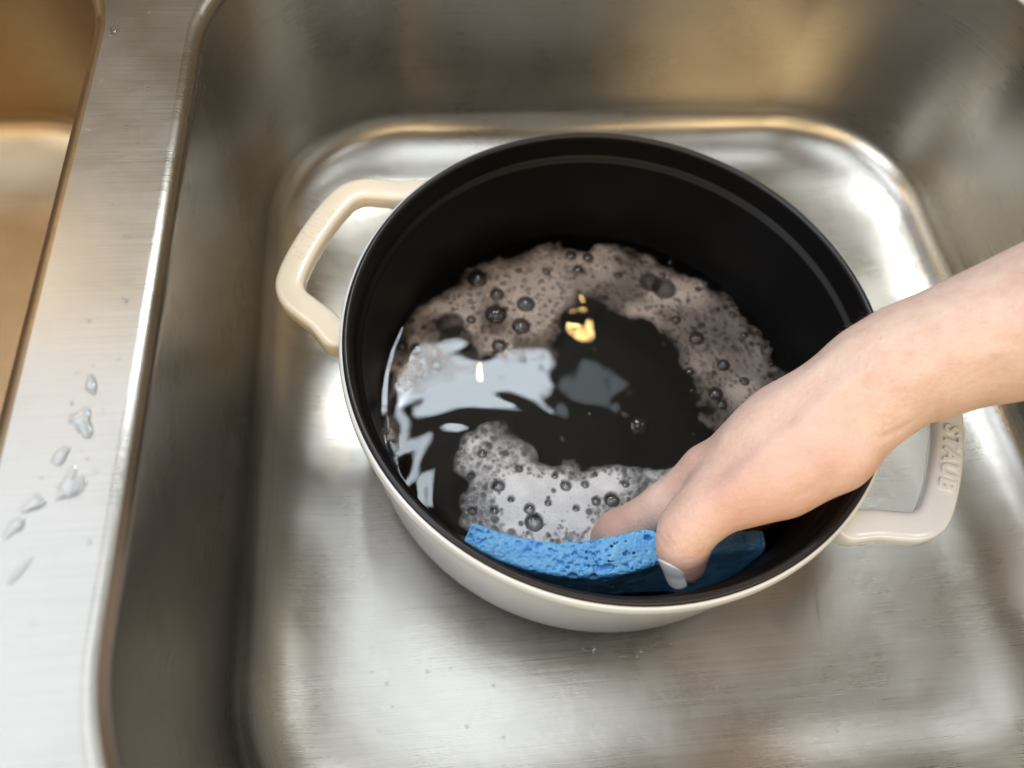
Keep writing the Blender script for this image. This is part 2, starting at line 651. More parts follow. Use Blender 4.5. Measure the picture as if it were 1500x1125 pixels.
def smooth_prof(pts, per=6):
    """Catmull-Rom through profile points"""
    P = np.array([pts[0]] + list(pts) + [pts[-1]], dtype=float)
    out = []
    for i in range(1, len(P) - 2):
        for t in np.linspace(0, 1, per, endpoint=False):
            a, b, c, d = P[i - 1], P[i], P[i + 1], P[i + 2]
            out.append(0.5 * ((2 * b) + (-a + c) * t + (2 * a - 5 * b + 4 * c - d) * t * t + (-a + 3 * b - 3 * c + d) * t ** 3))
    out.append(P[-2])
    return np.array(out)


POT_H = 0.10
pot = link("cooking_pot", None, label="round white enamel cooking pot with black inside standing in the sink", category="pot")
outer_prof = [(0.0005, 0.0012), (0.06, 0.0012), (0.100, 0.0012), (0.1075, 0.0024), (0.1135, 0.0062), (0.1178, 0.0125),
              (0.1200, 0.021), (0.1222, 0.045), (0.1243, 0.070), (0.1254, 0.0868), (0.1262, 0.0895), (0.1270, 0.0915),
              (0.1274, 0.0950), (0.1268, 0.0982), (0.1252, 0.0992)]
link("body", lathe("body", smooth_prof(outer_prof, 5)), WHITE, pot, label="white enamel outside wall")
rim_prof = [(0.1256, 0.0988), (0.1252, 0.0998), (0.1242, 0.1005), (0.1232, 0.1004), (0.1224, 0.0997), (0.1219, 0.0984)]
link("rim", lathe("rim", smooth_prof(rim_prof, 4)), BLACKRIM, pot, label="black rim with chipped wet edge")
inner_prof = [(0.1220, 0.0990), (0.1216, 0.0950), (0.1211, 0.0890), (0.1206, 0.0872), (0.1192, 0.0860), (0.1181, 0.0848),
              (0.1176, 0.0810), (0.1146, 0.0600), (0.1136, 0.0350), (0.1124, 0.0210), (0.1090, 0.0120), (0.1020, 0.0072),
              (0.0900, 0.0058), (0.05, 0.0056), (0.0005, 0.0056)]
ime = lathe("interior", smooth_prof(inner_prof, 5))
link("interior", ime, BLACK, pot, label="matte black enamel inside wall")


def sweep(path, widths, heights, n=20, power=3.0):
    path = np.array(path)
    T = np.gradient(path, axis=0); T /= np.linalg.norm(T, axis=1)[:, None]
    Zv = np.array([0, 0, 1.0])
    a = np.linspace(0, 2 * np.pi, n, endpoint=False)
    ca = np.sign(np.cos(a)) * np.abs(np.cos(a)) ** (2 / power)
    sa = np.sign(np.sin(a)) * np.abs(np.sin(a)) ** (2 / power)
    V = []
    for p, t, w, h in zip(path, T, widths, heights):
        s = np.cross(t, Zv); s /= np.linalg.norm(s)
        V.append(p + np.outer(ca * w / 2, s) + np.outer(sa * h / 2, Zv))
    return np.concatenate(V), grid_faces(len(path), n, wrap_v=True)


half = [(0.1142, 0.0506), (0.1235, 0.0465), (0.1310, 0.0430), (0.1400, 0.0402), (0.1480, 0.0372), (0.1535, 0.0315),
        (0.1560, 0.0235), (0.1574, 0.0120), (0.1578, 0.0)]
hp = half + [(u, -v) for u, v in half[-2::-1]]
hpath = smooth_prof([(u, v) for u, v in hp], 6)
hpath = np.column_stack([hpath, np.full(len(hpath), 0.0858)])
ends = np.minimum(np.arange(len(hpath)), np.arange(len(hpath))[::-1]) / (len(hpath) / 2)
wid = 0.0136 + 0.0025 * np.exp(-(ends / 0.16) ** 2)
hei = 0.0100 + 0.0015 * np.exp(-(ends / 0.2) ** 2)
wid[:4] *= (0.5, 0.65, 0.8, 0.92); wid[-4:] *= (0.92, 0.8, 0.65, 0.5)
hv, hf = sweep(hpath, wid, hei, 28, 4.2)
hme = mesh_np("handle", hv, hf)


def text_mesh(s, size, depth):
    cu = bpy.data.curves.new("txt", 'FONT')
    cu.body = s; cu.size = size; cu.extrude = depth; cu.bevel_depth = 0.00012; cu.bevel_resolution = 2
    cu.align_x = 'CENTER'; cu.align_y = 'CENTER'; cu.offset = 0.00025
    cu.space_character = 1.18
    to = bpy.data.objects.new("txt", cu); COL.objects.link(to)
    bpy.context.view_layer.update()
    me = bpy.data.meshes.new_from_object(to.evaluated_get(bpy.context.evaluated_depsgraph_get()))
    bpy.data.objects.remove(to)
    return me


tme = text_mesh("STAUB", 0.0100, 0.0008)
co = np.zeros(len(tme.vertices) * 3, dtype=np.float32); tme.vertices.foreach_get("co", co); co = co.reshape(-1, 3)
# lay the line along the bowed bar: text x -> -v, text y -> +u
bow = 0.1576 - 0.1560
u = 0.1577 + co[:, 1] - bow * (co[:, 0] / 0.0235) ** 2
v = -co[:, 0]
tv = np.column_stack([u, v, 0.0858 + 0.0050 + co[:, 2]]).astype(np.float32)
tme.vertices.foreach_set("co", tv.ravel()); tme.update()
for ang, lab in ((-26.0, "clean white handle with raised lettering under the forearm"), (154.0, "cream handle at the back left, out of focus")):
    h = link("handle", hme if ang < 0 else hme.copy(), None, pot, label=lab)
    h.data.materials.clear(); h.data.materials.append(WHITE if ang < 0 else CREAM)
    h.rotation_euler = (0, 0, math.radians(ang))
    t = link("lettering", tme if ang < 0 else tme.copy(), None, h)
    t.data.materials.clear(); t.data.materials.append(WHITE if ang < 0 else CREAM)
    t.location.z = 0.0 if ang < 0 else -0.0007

# ------------------------------------------------------------------ dish water
ZW = 0.030
nr, na = 120, 260
rad = np.linspace(0.0005, 0.1134, nr)
ang = np.linspace(0, 2 * np.pi, na, endpoint=False)
XX = rad[:, None] * np.cos(ang); YY = rad[:, None] * np.sin(ang)
P2 = np.stack([XX, YY], -1).reshape(-1, 2)
wz = (vnoise(P2, 38, 11) - 0.5) * 0.00042 + (vnoise(P2, 85, 12) - 0.5) * 0.00012
# ripples running from the hand
for cx, cy, k, amp, fall in ((0.085, -0.075, 900, 0.00008, 0.035), (-0.07, -0.05, 420, 0.00006, 0.06)):
    d = np.hypot(P2[:, 0] - cx, P2[:, 1] - cy)
    wz += amp * np.sin(d * k) * np.exp(-d / fall)
edge = np.clip((np.hypot(P2[:, 0], P2[:, 1]) - 0.1105) / 0.003, 0, 1)
wz += edge ** 2 * 0.0003
WV = np.column_stack([P2, ZW + wz])
link("water", mesh_np("water", WV, grid_faces(nr, na, wrap_v=True)), WATER, None, kind="structure",
     label="dark soapy dish water in the pot", category="water")


# ------------------------------------------------------------------ the hand and forearm
def P(px, py, d, rpx):
    return at_d(px, py, d), rpx * d / F_PX


FORE = [P(1860, 335, 0.235, 128), P(1640, 426, 0.280, 104), P(1500, 475, 0.299, 86), P(1410, 503, 0.306, 68), P(1322, 536, 0.312, 67), P(1270, 562, 0.315, 58)]
_e = FORE[0][0] - FORE[1][0]; _e /= np.linalg.norm(_e)
FORE.insert(0, (FORE[0][0] + _e * 0.10 + np.array([0, 0, 0.02]), FORE[0][1] * 1.22))      # on towards the elbow
FORE2 = [(a + RC.T @ np.array([0.003, 0.002, 0.013]), r * 0.93) for a, r in FORE]
META = [
    [P(1268, 551, 0.313, 61), P(1150, 616, 0.325, 46), P(1042, 692, 0.338, 38)],
    [P(1275, 560, 0.326, 62), P(1155, 630, 0.344, 48), P(1050, 706, 0.357, 38)],
    [P(1285, 575, 0.334, 56), P(1175, 650, 0.358, 46), P(1075, 722, 0.374, 37)],
    [P(1292, 590, 0.336, 50), P(1195, 672, 0.366, 44), P(1105, 738, 0.386, 35)],
]
THENAR = [P(1275, 612, 0.311, 50), P(1215, 656, 0.311, 57), P(1140, 698, 0.3155, 52), P(1090, 720, 0.319, 46)]
THUMB = [P(1092, 720, 0.318, 45), P(1047, 736, 0.3195, 42), P(1022, 758, 0.3208, 37), P(1003, 780, 0.322, 34), P(999, 806, 0.325, 31.5), P(1001, 826, 0.3285, 29.5)]
FING = [
    [P(1036, 692, 0.339, 39), P(975, 738, 0.352, 30), P(905, 780, 0.366, 30), P(868, 812, 0.384, 29), P(862, 832, 0.398, 25)],
    [P(1050, 706, 0.357, 38), P(930, 792, 0.386, 32), P(900, 826, 0.404, 28), P(897, 842, 0.417, 25)],
    [P(1075, 722, 0.374, 37), P(975, 800, 0.396, 31), P(950, 830, 0.408, 27), P(948, 842, 0.418, 24)],
    [P(1105, 738, 0.386, 35), P(1040, 800, 0.398, 28), P(1020, 822, 0.408, 25), P(1018, 832, 0.415, 22)],
]


def chain(p, pts, k):
    d = None
    for (a, r1), (b, r2) in zip(pts[:-1], pts[1:]):
        e = rcone(p, a, b, r1, r2)
        d = e if d is None else smin(d, e, k)
    return d


WEB = [P(1200, 600, 0.316, 50), P(1120, 655, 0.3215, 46), P(1066, 704, 0.324, 38)]
CREASES = []          # filled below: polylines on the surface


def hand_sdf(p, creases=True):
    d = chain(p, FORE, 0.02)
    d = smin(d, chain(p, FORE2, 0.02), 0.008)
    for mt_ in META:
        d = smin(d, chain(p, mt_, 0.01), 0.011)
    d = smin(d, chain(p, THENAR, 0.012), 0.012)
    d = smin(d, chain(p, WEB, 0.012), 0.012)
    f = None
    for fi in FING:
        e = chain(p, fi, 0.005)
        f = e if f is None else smin(f, e, 0.0022)
    d = smin(d, f, 0.006)
    th = chain(p, THUMB, 0.007)
    d = smin(d, th, 0.0055)
    if creases:
        for pts, rr_, dep in CREASES:
            e = None
            for a, b in zip(pts[:-1], pts[1:]):
                q = rcone(p, a, b, rr_, rr_)
                e = q if e is None else np.minimum(e, q)
            # smooth shallow groove
            d = d + dep * np.exp(-np.maximum(e + rr_, 0) ** 2 / (2 * rr_ ** 2))
    return d


def march(px, py, t0=0.18):
    d = ray(px, py)
    t = t0
    for _ in range(80):
        s = float(hand_sdf((CAM + d * t)[None], False)[0])
        t += s * 0.8
        if s < 1e-5:
            break
    return CAM + d * t


for poly, rr_, dep in (
    ([(1252, 622), (1273, 638), (1294, 641), (1316, 632), (1334, 621)], 0.0009, 0.00085),
    ([(1262, 604), (1288, 622), (1312, 628)], 0.0008, 0.00035),
    ([(1246, 588), (1272, 606), (1300, 614)], 0.0009, 0.00025),
    ([(1216, 604), (1236, 622), (1256, 642)], 0.0009, 0.00022),
    ([(972, 776), (980, 790), (987, 800)], 0.0006, 0.00035),
    ([(966, 786), (975, 797), (983, 808)], 0.0006, 0.00022),
    ([(1002, 822), (1018, 817), (1034, 806)], 0.0009, 0.0002),
    ([(1232, 690), (1200, 712), (1168, 728)], 0.0014, 0.0003),
    ([(1262, 646), (1232, 682), (1205, 716)], 0.0050, 0.0011),
    ([(1268, 540), (1190, 604), (1120, 658), (1080, 694)], 0.0028, -0.0009),
    ([(1236, 505), (1150, 570), (1060, 640)], 0.0030, -0.0007),
    ([(1150, 620), (1085, 668), (1045, 700)], 0.0045, 0.0009),
    ([(1090, 712), (1074, 722)], 0.0050, -0.0012),
    ([(1330, 560), (1400, 530), (1470, 510)], 0.0022, -0.0005),
    ([(1066, 706), (1072, 716), (1074, 728)], 0.0006, 0.00022),
    ([(1056, 714), (1061, 724), (1063, 734)], 0.0006, 0.00018),
    ([(992, 772), (998, 783), (1002, 796)], 0.0006, 0.00025),
    ([(984, 770), (990, 783), (994, 797)], 0.0006, 0.00030),
):
    CREASES.append(([march(*q) for q in poly], rr_, dep))

allp = [q for ch in [FORE[1:], THENAR, THUMB] + META + FING for q in ch]


def mesh_region(points, hstep, sdf, pad=0.004):
    lo = np.min([a - r for a, r in points], 0) - pad
    hi = np.max([a + r for a, r in points], 0) + pad
    n = np.ceil((hi - lo) / hstep).astype(int) + 1
    D = np.empty(tuple(n), dtype=np.float32)
    ys = lo[1] + np.arange(n[1]) * hstep
    zs = lo[2] + np.arange(n[2]) * hstep
    # coarse pass decides which blocks need the full evaluation
    B = 8
    for ix0 in range(0, n[0], B):
        xs = lo[0] + np.arange(ix0, min(ix0 + B, n[0])) * hstep
        for iy0 in range(0, n[1], B):
            yy = ys[iy0:iy0 + B]
            cz = np.arange(0, n[2], B)
            ctr = np.stack([np.full(len(cz), xs.mean()), np.full(len(cz), yy.mean()),
                            [zs[c:c + B].mean() for c in cz]], -1)
            dc = sdf(ctr)
            for c, dd in zip(cz, dc):
                sl = (slice(ix0, ix0 + len(xs)), slice(iy0, iy0 + len(yy)), slice(c, min(c + B, n[2])))
                if abs(dd) > hstep * B * 1.0 + 0.003:
                    D[sl] = dd
                else:
                    zz = zs[c:c + B]
                    G = np.stack(np.meshgrid(xs, yy, zz, indexing='ij'), -1)
                    D[sl] = sdf(G.reshape(-1, 3)).reshape(G.shape[:3])
    return D, lo


HS = 0.00115
D, lo = mesh_region(allp + [FORE[0]], HS, hand_sdf)
pv, pf = surface_nets(D, lo, HS)
pme = mesh_np("person", pv, pf)
redv = np.zeros(len(pv))
for (px, py, dd, s, w) in ((1085, 730, 0.306, 0.014, 0.55), (1015, 672, 0.33, 0.012, 0.4), (985, 775, 0.315, 0.008, 0.35), (1010, 835, 0.325, 0.011, 0.7),
                           (905, 770, 0.36, 0.013, 0.6), (1190, 700, 0.30, 0.02, 0.25), (1150, 745, 0.31, 0.018, 0.45), (1120, 780, 0.37, 0.02, 0.6)):
    c = at_d(px, py, dd)
    redv = np.maximum(redv, 0.75 * w * np.exp(-((pv - c) ** 2).sum(1) / (2 * s * s)))
set_attr(pme, "red", redv)
person = link("person", pme, SKIN, None, category="person",
              label="bare forearm and hand pinching the blue sponge, white polished thumbnail")


nn = np.zeros(len(pv) * 3, dtype=np.float32); pme.vertex_normals.foreach_get("vector", nn); nn = nn.reshape(-1, 3)
armdir = FORE[6][0] - FORE[3][0]; armdir /= np.linalg.norm(armdir)
along = (pv - FORE[6][0]) @ armdir
cand = np.nonzero((along < 0.004) & (along > -0.13))[0]
hvv, hff = [], []
for k in rng.choice(cand, 1500):
    n_ = nn[k]; L_ = rng.uniform(0.0025, 0.0055)
    dirn = armdir * rng.uniform(0.5, 1.1) + n_ * rng.uniform(0.25, 0.7) + rng.normal(size=3) * 0.25
    dirn /= np.linalg.norm(dirn)
    sd_ = np.cross(dirn, n_); sd_ /= max(np.linalg.norm(sd_), 1e-6)
    b_ = pv[k] - n_ * 0.0002; w_ = 0.000028
    q_ = b_ + dirn * L_ * 0.55 + n_ * 0.0002; e_ = b_ + dirn * L_ - n_ * 0.0003
    i_ = len(hvv)
    hvv += [b_ - sd_ * w_, b_ + sd_ * w_, b_ + n_ * w_ * 1.7, q_ - sd_ * w_ * .7, q_ + sd_ * w_ * .7, q_ + n_ * w_, e_]
    hff += [(i_, i_ + 1, i_ + 4, i_ + 3), (i_ + 1, i_ + 2, i_ + 5, i_ + 4), (i_ + 2, i_, i_ + 3, i_ + 5), (i_ + 3, i_ + 4, i_ + 6), (i_ + 4, i_ + 5, i_ + 6), (i_ + 5, i_ + 3, i_ + 6)]
HAIR, _nt, _p = new_mat("fine_arm_hair")
_p.inputs['Base Color'].default_value = (0.42, 0.27, 0.16, 1); _p.inputs['Roughness'].default_value = 0.5
link("arm_hair", mesh_np("arm_hair", np.array(hvv), hff), HAIR, person, kind="stuff")


def make_nail(chain_pts, i0, i1, t, dorsal, length, vm, lift=0.0002, axis=None):
    a, r1 = chain_pts[i0]; b, r2 = chain_pts[i1]
    ax = (b - a) / np.linalg.norm(b - a)
    if axis is not None:
        ax = axis / np.linalg.norm(axis)
    dz = dorsal - ax * (dorsal @ ax); dz /= np.linalg.norm(dz)
    sd = np.cross(ax, dz)
    c = a + (b - a) * t
    nu, nv = 13, 11
    V = np.zeros((nu, nv, 3)); V2 = np.zeros((nu, nv, 3))
    r0 = None
    for j in range(nv):
        vv = -1 + 2 * j / (nv - 1)
        dirv = math.cos(vv * vm) * dz + math.sin(vv * vm) * sd
        for i in range(nu):
            uu = -1 + 2 * i / (nu - 1)
            ext = math.sqrt(1 - 0.55 * vv * vv) if uu > 0 else math.sqrt(1 - 0.93 * vv * vv)
            q = c + ax * uu * ext * length / 2
            s = r1 * 0.5
            for _ in range(40):
                dd = float(hand_sdf((q + dirv * s)[None])[0])
                s -= dd
                if abs(dd) < 1e-5:
                    break
            if uu > 0.2:
                s = max(s, rref * (1 - 0.10 * (uu - 0.2)))
            else:
                rref = s
            bulge = lift * (1 - 0.5 * vv * vv)
            V[i, j] = q + dirv * (s + bulge)
            V2[i, j] = q + dirv * (s - 0.0006)
    n = nu * nv
    F = grid_faces(nu, nv).tolist()
    F2 = [tuple(n + k for k in f[::-1]) for f in F]
    ring = [j for j in range(nv)] + [i * nv + nv - 1 for i in range(1, nu)] + [(nu - 1) * nv + j for j in range(nv - 2, -1, -1)] + [i * nv for i in range(nu - 2, 0, -1)]
    S = [(ring[k], ring[(k + 1) % len(ring)], n + ring[(k + 1) % len(ring)], n + ring[k]) for k in range(len(ring))]
    me = mesh_np("fingernail", np.concatenate([V.reshape(-1, 3), V2.reshape(-1, 3)]), [tuple(f) for f in F] + F2 + S)
    return link("fingernail", me, NAIL, person)


make_nail(THUMB, 3, 5, 0.96, RC.T @ np.array([-0.78, 0.20, -0.60]), 0.0162, 0.74, axis=RC.T @ np.array([0.24, 0.90, 0.34]))["label"] = "white polished thumbnail"
for fi in FING:
    make_nail(fi, 2, 3, 0.6, RC.T @ np.array([-0.8, -0.5, 0.0]), 0.011, 0.9)

# ------------------------------------------------------------------ the sponge
ST = 0.060
back_e = [at_z(*q, ST)[:2] for q in ((681, 764), (730, 778), (790, 789), (835, 792), (900, 785), (965, 771), (1040, 768), (1122, 776))]
front_e = [at_z(*q, ST)[:2] for q in ((688, 794), (735, 818), (790, 836), (850, 843), (907, 842), (975, 823), (1040, 808), (1124, 794))]
mid = smooth_prof([(a + b) / 2 for a, b in zip(back_e, front_e)], 5)
thk = np.interp(np.linspace(0, 1, len(mid)), np.linspace(0, 1, len(back_e)), [np.linalg.norm(a - b) for a, b in zip(back_e, front_e)])
thk = np.clip(thk, 0.0085, 0.026)
mt_ = np.gradient(mid, axis=0); mt_ /= np.linalg.norm(mt_, axis=1)[:, None]
seg = np.concatenate([[0], np.cumsum(np.linalg.norm(np.diff(mid, axis=0), axis=1))])
PORES = None


def sponge_sdf(p):
    q = p[:, :2].copy()
    # the slab leans towards the pot wall
    dd = np.linalg.norm(q[:, None] - mid[None], axis=2)
    i = dd.argmin(1)
    rel = q - mid[i]
    s = seg[i] + (rel * mt_[i]).sum(1)
    tt = rel[:, 0] * -mt_[i][:, 1] + rel[:, 1] * mt_[i][:, 0] + (p[:, 2] - ST) * np.interp(s / seg[-1], [0, 0.5, 0.75, 1.0], [0.10, -0.05, -0.32, -0.30])
    dx = np.abs(s - seg[-1] / 2) - seg[-1] / 2
    top = ST - 0.0015 * np.sin(s * 60) - 0.10 * np.maximum(-tt, 0)
    dy = np.abs(tt) - np.interp(s, seg, thk) / 2
    dz = np.maximum(p[:, 2] - top, 0.014 - p[:, 2])
    r = 0.0018
    ex, ey, ez = dx + r, dy + r, dz + r
    out = np.sqrt(np.maximum(ex, 0) ** 2 + np.maximum(ey, 0) ** 2 + np.maximum(ez, 0) ** 2) + np.minimum(np.maximum(np.maximum(ex, ey), ez), 0) - r
    out = np.maximum(out, np.hypot(p[:, 0], p[:, 1]) - 0.1138)
    return out + (vnoise(p, 200, 21) - 0.5) * 0.0006 + (vnoise(p, 600, 22) - 0.5) * 0.00025


SH = 0.00055
slo = np.array([mid[:, 0].min() - 0.016, mid[:, 1].min() - 0.018, 0.012])
shi = np.array([mid[:, 0].max() + 0.016, mid[:, 1].max() + 0.018, ST + 0.005])
sn = np.ceil((shi - slo) / SH).astype(int) + 1
SD = np.empty(tuple(sn), dtype=np.float32)
ys = slo[1] + np.arange(sn[1]) * SH; zs = slo[2] + np.arange(sn[2]) * SH
for ix in range(sn[0]):
    G = np.stack(np.meshgrid([slo[0] + ix * SH], ys, zs, indexing='ij'), -1).reshape(-1, 3)
    # keep away from the thumb and fingers that press into it
    SD[ix] = sponge_sdf(G).reshape(sn[1], sn[2])
for ix0 in range(0, sn[0], 4):
    xs = slo[0] + np.arange(ix0, min(ix0 + 4, sn[0])) * SH
    blk = SD[ix0:ix0 + 4]
    msk = blk < 0.004
    if msk.any():
        G = np.stack(np.meshgrid(xs, ys, zs, indexing='ij'), -1)[msk]
        blk[msk] = np.maximum(blk[msk], -(hand_sdf(G, False) - 0.0002))
# pores
for k in range(2300):
    j = rng.integers(len(mid))
    s_off = (rng.random() - 0.5)
    if rng.random() < 0.72:
        c = np.array([*(mid[j] + np.array([-mt_[j][1], mt_[j][0]]) * s_off * thk[j] * 1.02), ST - 0.0005 + rng.normal() * 0.0008])
    else:
        sg = 1 if rng.random() < 0.5 else -1
        c = np.array([*(mid[j] + np.array([-mt_[j][1], mt_[j][0]]) * sg * thk[j] * 0.5), 0.02 + rng.random() * (ST - 0.02)])
    c[:2] += mt_[j] * (rng.random() - 0.5) * 0.004
    r = 0.00034 + 0.00050 * rng.random() ** 2.2 + (0.0012 * rng.random() if rng.random() < 0.035 else 0)
    ell = np.array([1 + 0.8 * rng.random(), 1.0, 1.0])
    lo_i = np.maximum(((c - r * 2.2 - slo) / SH).astype(int), 0); hi_i = np.minimum(((c + r * 2.2 - slo) / SH).astype(int) + 2, sn)
    if (hi_i <= lo_i).any():
        continue
    G = [slo[a] + np.arange(lo_i[a], hi_i[a]) * SH - c[a] for a in range(3)]
    dd = np.sqrt((G[0] / ell[0])[:, None, None] ** 2 + (G[1] / ell[1])[None, :, None] ** 2 + (G[2] / 1.3)[None, None, :] ** 2) - r
    sl = tuple(slice(lo_i[a], hi_i[a]) for a in range(3))
    SD[sl] = np.maximum(SD[sl], -dd)
sv, sf = surface_nets(SD, slo, SH)
link("sponge", mesh_np("sponge", sv, sf), SPONGE, None, category="sponge",
     label="wet bright blue cellulose sponge bent along the near inside wall of the pot")

# ------------------------------------------------------------------ foam
BIG = [(728, 433, 12), (726, 462, 18), (770, 447, 15), (763, 479, 15), (731, 508, 12), (699, 410, 17), (846, 396, 9),
       (836, 376, 10), (861, 379, 10), (589, 508, 10), (609, 511, 9), (1020, 497, 13), (1048, 578, 12), (1057, 594, 9),
       (1059, 536, 11), (560, 603, 9), (561, 633, 9), (575, 654, 10), (577, 675, 10),
       (990, 470, 8), (905, 405, 7), (800, 400, 7), (690, 470, 8), (640, 535, 8), (1090, 560, 8), (1010, 545, 7)]
BIGF = [(730, 715, 9), (706, 668, 7), (775, 749, 8), (828, 715, 8), (895, 735, 11), (872, 737, 7), (856, 713, 6), (724, 751, 6), (692, 751, 7),
        (782, 768, 13), (760, 690, 6), (802, 740, 5), (843, 748, 5), (915, 712, 6), (748, 735, 5), (812, 700, 5), (690, 700, 6)]
HOLES = [(660, 478, 24), (668, 500, 28), (680, 520, 22), (952, 415, 20), (972, 424, 22)]
SPARK = [(1073, 463, 6), (1062, 452, 5), (1080, 452, 5), (1035, 415, 6), (1022, 425, 5), (1090, 492, 6), (1108, 490, 5), (1066, 440, 4), (905, 383, 5),
         (983, 385, 6), (970, 405, 6), (1118, 510, 5), (1100, 505, 5), (968, 488, 5), (972, 505, 5), (1130, 535, 5), (1050, 455, 5)]
LOOSE_LAB = ["small bright bubble on dark water just above the white foam", "largest clear bubble floating on the open dark water",
             "clear bubble touching the upper left of the largest floating bubble", "tiny bubble on dark water below the golden glint",
             "tiny bubble on dark water at the inner edge of the right foam"]
LOOSE = [(824, 643, 7), (935, 622, 17), (917, 606, 8), (872, 510, 5), (1013, 572, 6)]


def poly_dist(p, poly):
    """signed distance, positive inside"""
    d = np.full(len(p), 1e9); ins = np.zeros(len(p), dtype=bool)
    for a, b in zip(poly, np.roll(poly, -1, 0)):
        ba = b - a; pa = p - a
        h = np.clip((pa @ ba) / (ba @ ba), 0, 1)
        d = np.minimum(d, np.linalg.norm(pa - h[:, None] * ba, axis=1))
        c = ((a[1] > p[:, 1]) != (b[1] > p[:, 1]))
        with np.errstate(divide='ignore', invalid='ignore'):
            xi = (b[0] - a[0]) * (p[:, 1] - a[1]) / (b[1] - a[1]) + a[0]
        ins ^= c & (p[:, 0] < xi)
    return np.where(ins, d, -d)


def make_foam(outline, big, nb, dens_lo, dens_hi, thick, label, seed, mat, hs, G=0.00042):
    r_ = np.random.default_rng(seed)
    poly = np.array([at_z(*q, ZW)[:2] for q in outline])
    lo2 = poly.min(0) - 0.004; hi2 = poly.max(0) + 0.004
    nx, ny = np.ceil((hi2 - lo2) / G).astype(int)
    gx, gy = np.meshgrid(lo2[0] + np.arange(nx) * G, lo2[1] + np.arange(ny) * G, indexing='ij')
    pts = np.stack([gx, gy], -1).reshape(-1, 2)
    rough = (vnoise(pts, 110, seed) - 0.5) * 0.010 + (vnoise(pts, 320, seed + 1) - 0.5) * 0.003
    sd = (poly_dist(pts, poly) + rough).reshape(nx, ny)
    inwall = np.hypot(gx, gy) < 0.1128
    low = vnoise(pts, 60, seed + 2).reshape(nx, ny)
    mid_n = vnoise(pts, 230, seed + 3).reshape(nx, ny)
    base = np.clip(sd / 0.006, 0, 1) ** 0.7 * thick
    H = np.where(sd > 0, base * (0.5 + 0.9 * low), -1.0)
    A = np.clip(dens_lo + (dens_hi - dens_lo) * np.clip(0.25 + 0.9 * (low - 0.3) + 0.35 * (mid_n - 0.5), 0, 1), 0, 1) * np.clip(sd / 0.008, 0, 1) ** 0.8
    A *= np.clip(0.62 + 1.0 * (low - 0.2), 0.55, 1.0)
    def stamp(cx, cy, r, clear, hs):
        i0, i1 = int((cx - r - lo2[0]) / G), int((cx + r - lo2[0]) / G) + 2
        j0, j1 = int((cy - r - lo2[1]) / G), int((cy + r - lo2[1]) / G) + 2
        i0, j0 = max(i0, 0), max(j0, 0)
        X_ = gx[i0:i1, j0:j1] - cx; Y_ = gy[i0:i1, j0:j1] - cy
        t2 = (X_ * X_ + Y_ * Y_) / (r * r)
        ins = t2 < 1
        if not ins.any():
            return
        ci, cj = min(max(int((cx - lo2[0]) / G), 0), nx - 1), min(max(int((cy - lo2[1]) / G), 0), ny - 1)
        b0 = max(base[ci, cj], 0)
        hh = np.where(ins, b0 + r * hs * np.sqrt(np.maximum(1 - t2, 0)), -1)
        cur = H[i0:i1, j0:j1]
        win = ins & (hh > cur)
        a = A[i0:i1, j0:j1]
        a[win] = (a * (1 - clear * (1 - t2 ** 2)))[win]
        cur[win] = hh[win]
    N = 0
    while N < nb:
        c = lo2 + r_.random(2) * (hi2 - lo2)
        i, j = min(int((c[0] - lo2[0]) / G), nx - 1), min(int((c[1] - lo2[1]) / G), ny - 1)
        N += 1
        if sd[i, j] < 0.0004:
            continue
        r = 0.0005 + 0.0011 * r_.random() ** 2.5
        if r_.random() < 0.03:
            r += 0.0012 * r_.random()
        stamp(c[0], c[1], r, min(0.75, 0.12 + (r - 0.0005) * 420), hs)
    for (bx, by, br) in big:
        c = at_z(bx, by, ZW)
        r = br * 0.385 / F_PX * 1.06
        d = np.hypot(gx - c[0], gy - c[1])
        inn = d < r
        A[inn] *= 0.20 + 0.5 * np.clip((d[inn] / r - 0.84) / 0.16, 0, 1) + (0.42 if br < 15 else 0.1) * np.clip(1 - d[inn] / (0.55 * r), 0, 1)
        H[inn] = np.minimum(H[inn], 0.0004)
    keep = (sd > 0) & inwall
    idx = -np.ones((nx, ny), dtype=np.int64)
    # cells whose four corners are kept
    cell = keep[:-1, :-1] & keep[1:, :-1] & keep[1:, 1:] & keep[:-1, 1:]
    used = np.zeros((nx, ny), dtype=bool)
    for a, b in ((0, 0), (1, 0), (1, 1), (0, 1)):
        used[a:nx - 1 + a, b:ny - 1 + b] |= cell
    idx[used] = np.arange(used.sum())
    ii, jj = np.nonzero(cell)
    F = np.stack([idx[ii, jj], idx[ii + 1, jj], idx[ii + 1, jj + 1], idx[ii, jj + 1]], -1)
    V = np.column_stack([gx[used], gy[used], ZW + 0.0007 + np.maximum(H[used], 0)])
    me = mesh_np("foam", V, F)
    set_attr(me, "dens", A[used])
    return link("foam", me, mat, None, kind="stuff", label=label, category="foam")


